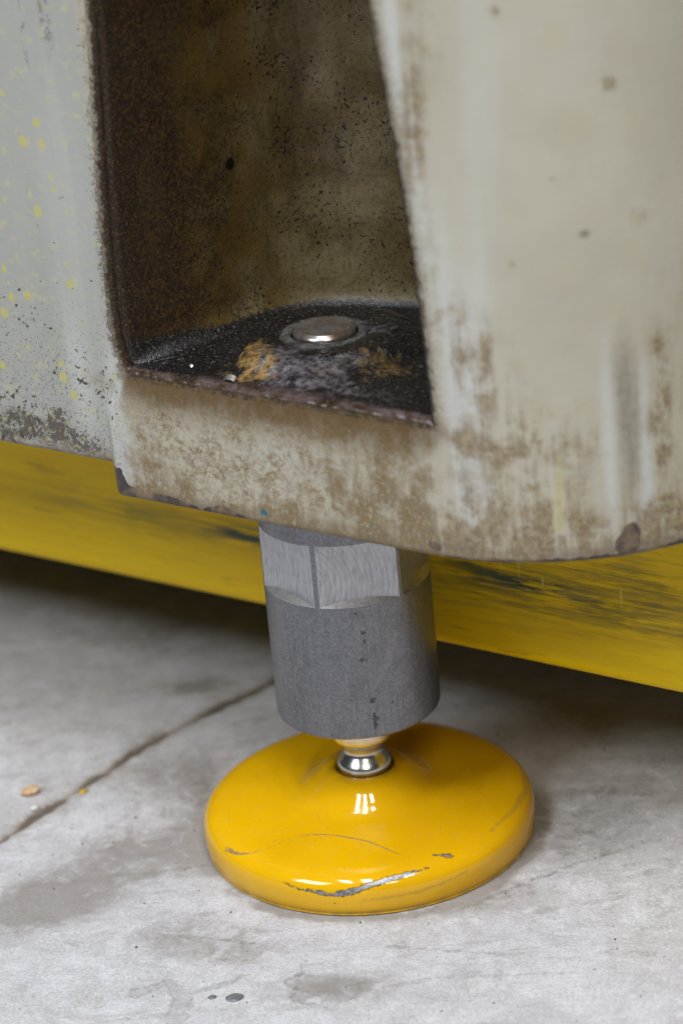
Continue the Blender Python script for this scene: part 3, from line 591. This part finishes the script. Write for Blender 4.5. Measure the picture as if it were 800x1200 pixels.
lo = [(RS-8.5, Z0+2), (RS-8.0, Z0), (RS-0.5, Z0), (RS-.15, Z0+.15), (RS, Z0+.5)]
outer([np.full(720, p[0]) for p in lo], [p[1] for p in lo], 0)
zz_ = np.linspace(Z0+.5, ZL-.3, 46); outer([np.full(720, RS)]*46, zz_, 0)
def ledge(z, fl_):
    P = np.stack([ringpts(np.full(720, RS), z), ringpts(rhex, z)], 1); sm.grid(P, dict(ring=99.0), close_u=True, mat=1, flip=fl_)
# ledge chamfered towards the outside, overhead light it catches painted as paler steel
P = np.stack([ringpts(np.full(720, RS), ZL-.3), ringpts(rhex, ZL-.3+(RS-rhex)*.5)], 1); Pq = P
sm.grid(P, dict(spot=9.0, rubbed=9.0), close_u=True, mat=2)
zf = np.linspace(ZL-.3, ZH, 40); PFt = np.stack([ringpts(rhex, np.maximum(z, ZL-.3+(RS-rhex)*.5)) for z in zf], 1)
uu = (ap*np.tan(dth))[:, None]+0*zf[None, :]
ring = np.hypot(uu+19.0, (zf-ZL-6.0)[None, :]); ring2 = np.hypot(uu+15, (zf-ZL-12)[None, :])
# faces on the thin unmilled corner strips keep the turned finish
base = sm.n; sm.grid(PFt, dict(ring=ring, ring2=ring2, spot=9.0, rubbed=9.0), close_u=True, mat=1)
mi = sm.mi[-1].reshape(720, 39); mi[~flat & ~np.roll(flat, -1), :] = 0; mi[~flat, :] = 0; sm.mi[-1] = mi.reshape(-1)
P = np.stack([ringpts(rhex, ZH), ringpts(np.full(720, RS), ZH)], 1); sm.grid(P, dict(spot=9.0, rubbed=9.0), close_u=True, mat=1)
hi = [(RS, ZH), (RS, Z1-.4), (RS-.4, Z1), (7, Z1)]; outer([np.full(720, p[0]) for p in hi], [p[1] for p in hi], 0)
sm.build('sleeve', [M_sleeve, M_flat, M_edge], foot, sharp=24, merge=0.003)

# ================================================================== bolt in the pocket
bolt = thing('bolt', 'domed bright steel bolt end ringed by a washer in the oily pocket', 'bolt', (0, 0, ZP*MM))
lathe(crom([(8.7, 0.5), (8.9, 3.8), (8.7, 4.6), (8.0, 5.3), (7.2, 5.75), (4, 6.0), (0, 6.1)], 50), 96).build('head', M_bolt, bolt)
lathe([(9.5, 3.0), (9.6, 3.9), (10.2, 4.3), (11.8, 4.2), (12.4, 3.9), (12.6, 2.6)], 96).build('washer', M_ring, bolt, sharp=50)

# ================================================================== small things lying about
def lump(name, size, loc, mat, seed, rz=0, rough=0.25, flat=0.0):
    import bmesh
    bm = bmesh.new(); bmesh.ops.create_icosphere(bm, subdivisions=3, radius=1)
    for v_ in bm.verts:
        k = 1+rough*mnoise.fractal(v_.co*1.1+Vector((seed, seed*2, 0)), 1, 2, 3)
        v_.co = Vector((v_.co.x*size[0]*k, v_.co.y*size[1]*k, (v_.co.z*k+flat)*size[2]))*MM
        if flat and v_.co.z < 0: v_.co.z *= 0.05
    for f_ in bm.faces: f_.smooth = True
    me = bpy.data.meshes.new(name); bm.to_mesh(me); bm.free(); me.materials.append(mat)
    o = bpy.data.objects.new(name, me); COL.objects.link(o); o.location = Vector(loc)*MM; o.rotation_euler = (0, 0, rz); return o
M_peb = mat_simple('orange_brown_crumb', (0.50, 0.27, 0.10), 0.6, 0, 0.5, 0.5, 0.0003, (0.62, 0.50, 0.36))
M_oil = mat_simple('dark_oil', (0.17, 0.17, 0.185), 0.12, 0, 0.3, 0.3, 0.00002)
M_white = mat_simple('chalky_crumb', (0.68, 0.67, 0.65), 0.7, 0, 0.3, 0.8)
M_ycr = mat_simple('yellow_paint_flake', (0.62, 0.42, 0.05), 0.5, 0, 0.4, 0.8)
M_chip = mat_simple('bright_swarf', (0.78, 0.74, 0.68), 0.28, 1.0, 0.2, 0.5)
M_grit = mat_simple('dark_grit', (0.05, 0.047, 0.045), 0.6, 0, 0.4, 0.8)
tag(lump('crumb', (3.0, 2.3, 1.3), (-105.8, 40.6, 1.0), M_peb, 1.3, .4), 'orange brown crumb on the floor left of the dirty joint', 'crumb')
tag(lump('crumb', (1.5, 1.2, .9), (-104.0, 30.0, .6), M_white, 2.3, .9), 'tiny chalky white crumb beside the orange brown one', 'crumb')
tag(lump('paint_flake', (1.9, 1.0, .5), (-89, 38.5, .2), M_ycr, 3.3, .8), 'small yellow paint flake lying in the dirty floor joint', 'paint flake')
tag(lump('oil_drop', (2.6, 1.9, .55), (-41.6, -85, -.1), M_oil, 4.1, .15, .1, .35), 'larger dark glossy oil drop on the foreground concrete', 'oil drop', 'oil drops on the floor')
tag(lump('oil_drop', (1.3, 1.0, .4), (-47.8, -83.8, -.1), M_oil, 5.1, .2, .1, .35), 'smaller dark oil drop just left of the larger one', 'oil drop', 'oil drops on the floor')
# swarf in the pocket
cy, sy = math.cos(YAW), math.sin(YAW)
def loc_w(s, y, z): return (s*cy-y*sy, s*sy+y*cy, z)
def chipbox(name, sz, s, y, z, rot, label):
    m = Mesh(); n = 9; t = np.linspace(-1, 1, n)
    top_ = np.stack([np.stack([t*sz[0], np.full(n, y_), sz[2]*(1-0.8*t*t)+h_], -1) for y_, h_ in ((-sz[1], 0), (sz[1], 0), (sz[1], -.25), (-sz[1], -.25), (-sz[1], 0))], 1)
    m.grid(top_); o = m.build(name, M_chip, None, sharp=40); o.location = Vector(loc_w(s, y, z))*MM; o.rotation_euler = rot
    tag(o, label, 'metal shaving')
chipbox('metal_shaving', (1.6, .9, .5), -9.7, -33.2, 158.0, (R(28), .1, YAW+.2), 'bright curled metal shaving on the black pocket floor left of the bolt')
chipbox('metal_shaving', (.7, .4, .3), -26, -29, 157.9, (R(20), .1, YAW-.3), 'tiny metal shaving near the left corner of the pocket floor')
# grit scattered on the concrete: nobody could count it
gm = Mesh()
for i in range(150):
    x, y = rng.uniform(-125, 115), rng.uniform(-125, 60)
    if math.hypot(x, y) < 52: continue
    r_ = abs(rng.normal(0, .16))+.09; a_ = rng.uniform(0, 6.3)
    q = np.array([[(math.cos(a_+k*np.pi/2)*r_*(1 if j == 0 else .55)*rng.uniform(.7, 1.2)+x, math.sin(a_+k*np.pi/2)*r_*(1 if j == 0 else .55)+y, -.15 if j == 0 else r_*.8) for j in range(2)] for k in range(4)])
    gm.grid(q, close_u=True)
    gm.grid(np.array([[q[0, 1], q[1, 1]], [q[3, 1], q[2, 1]]]))
gr = gm.build('grit', M_grit); gr['kind'] = 'stuff'; gr['label'] = 'fine dark grit scattered over the concrete'
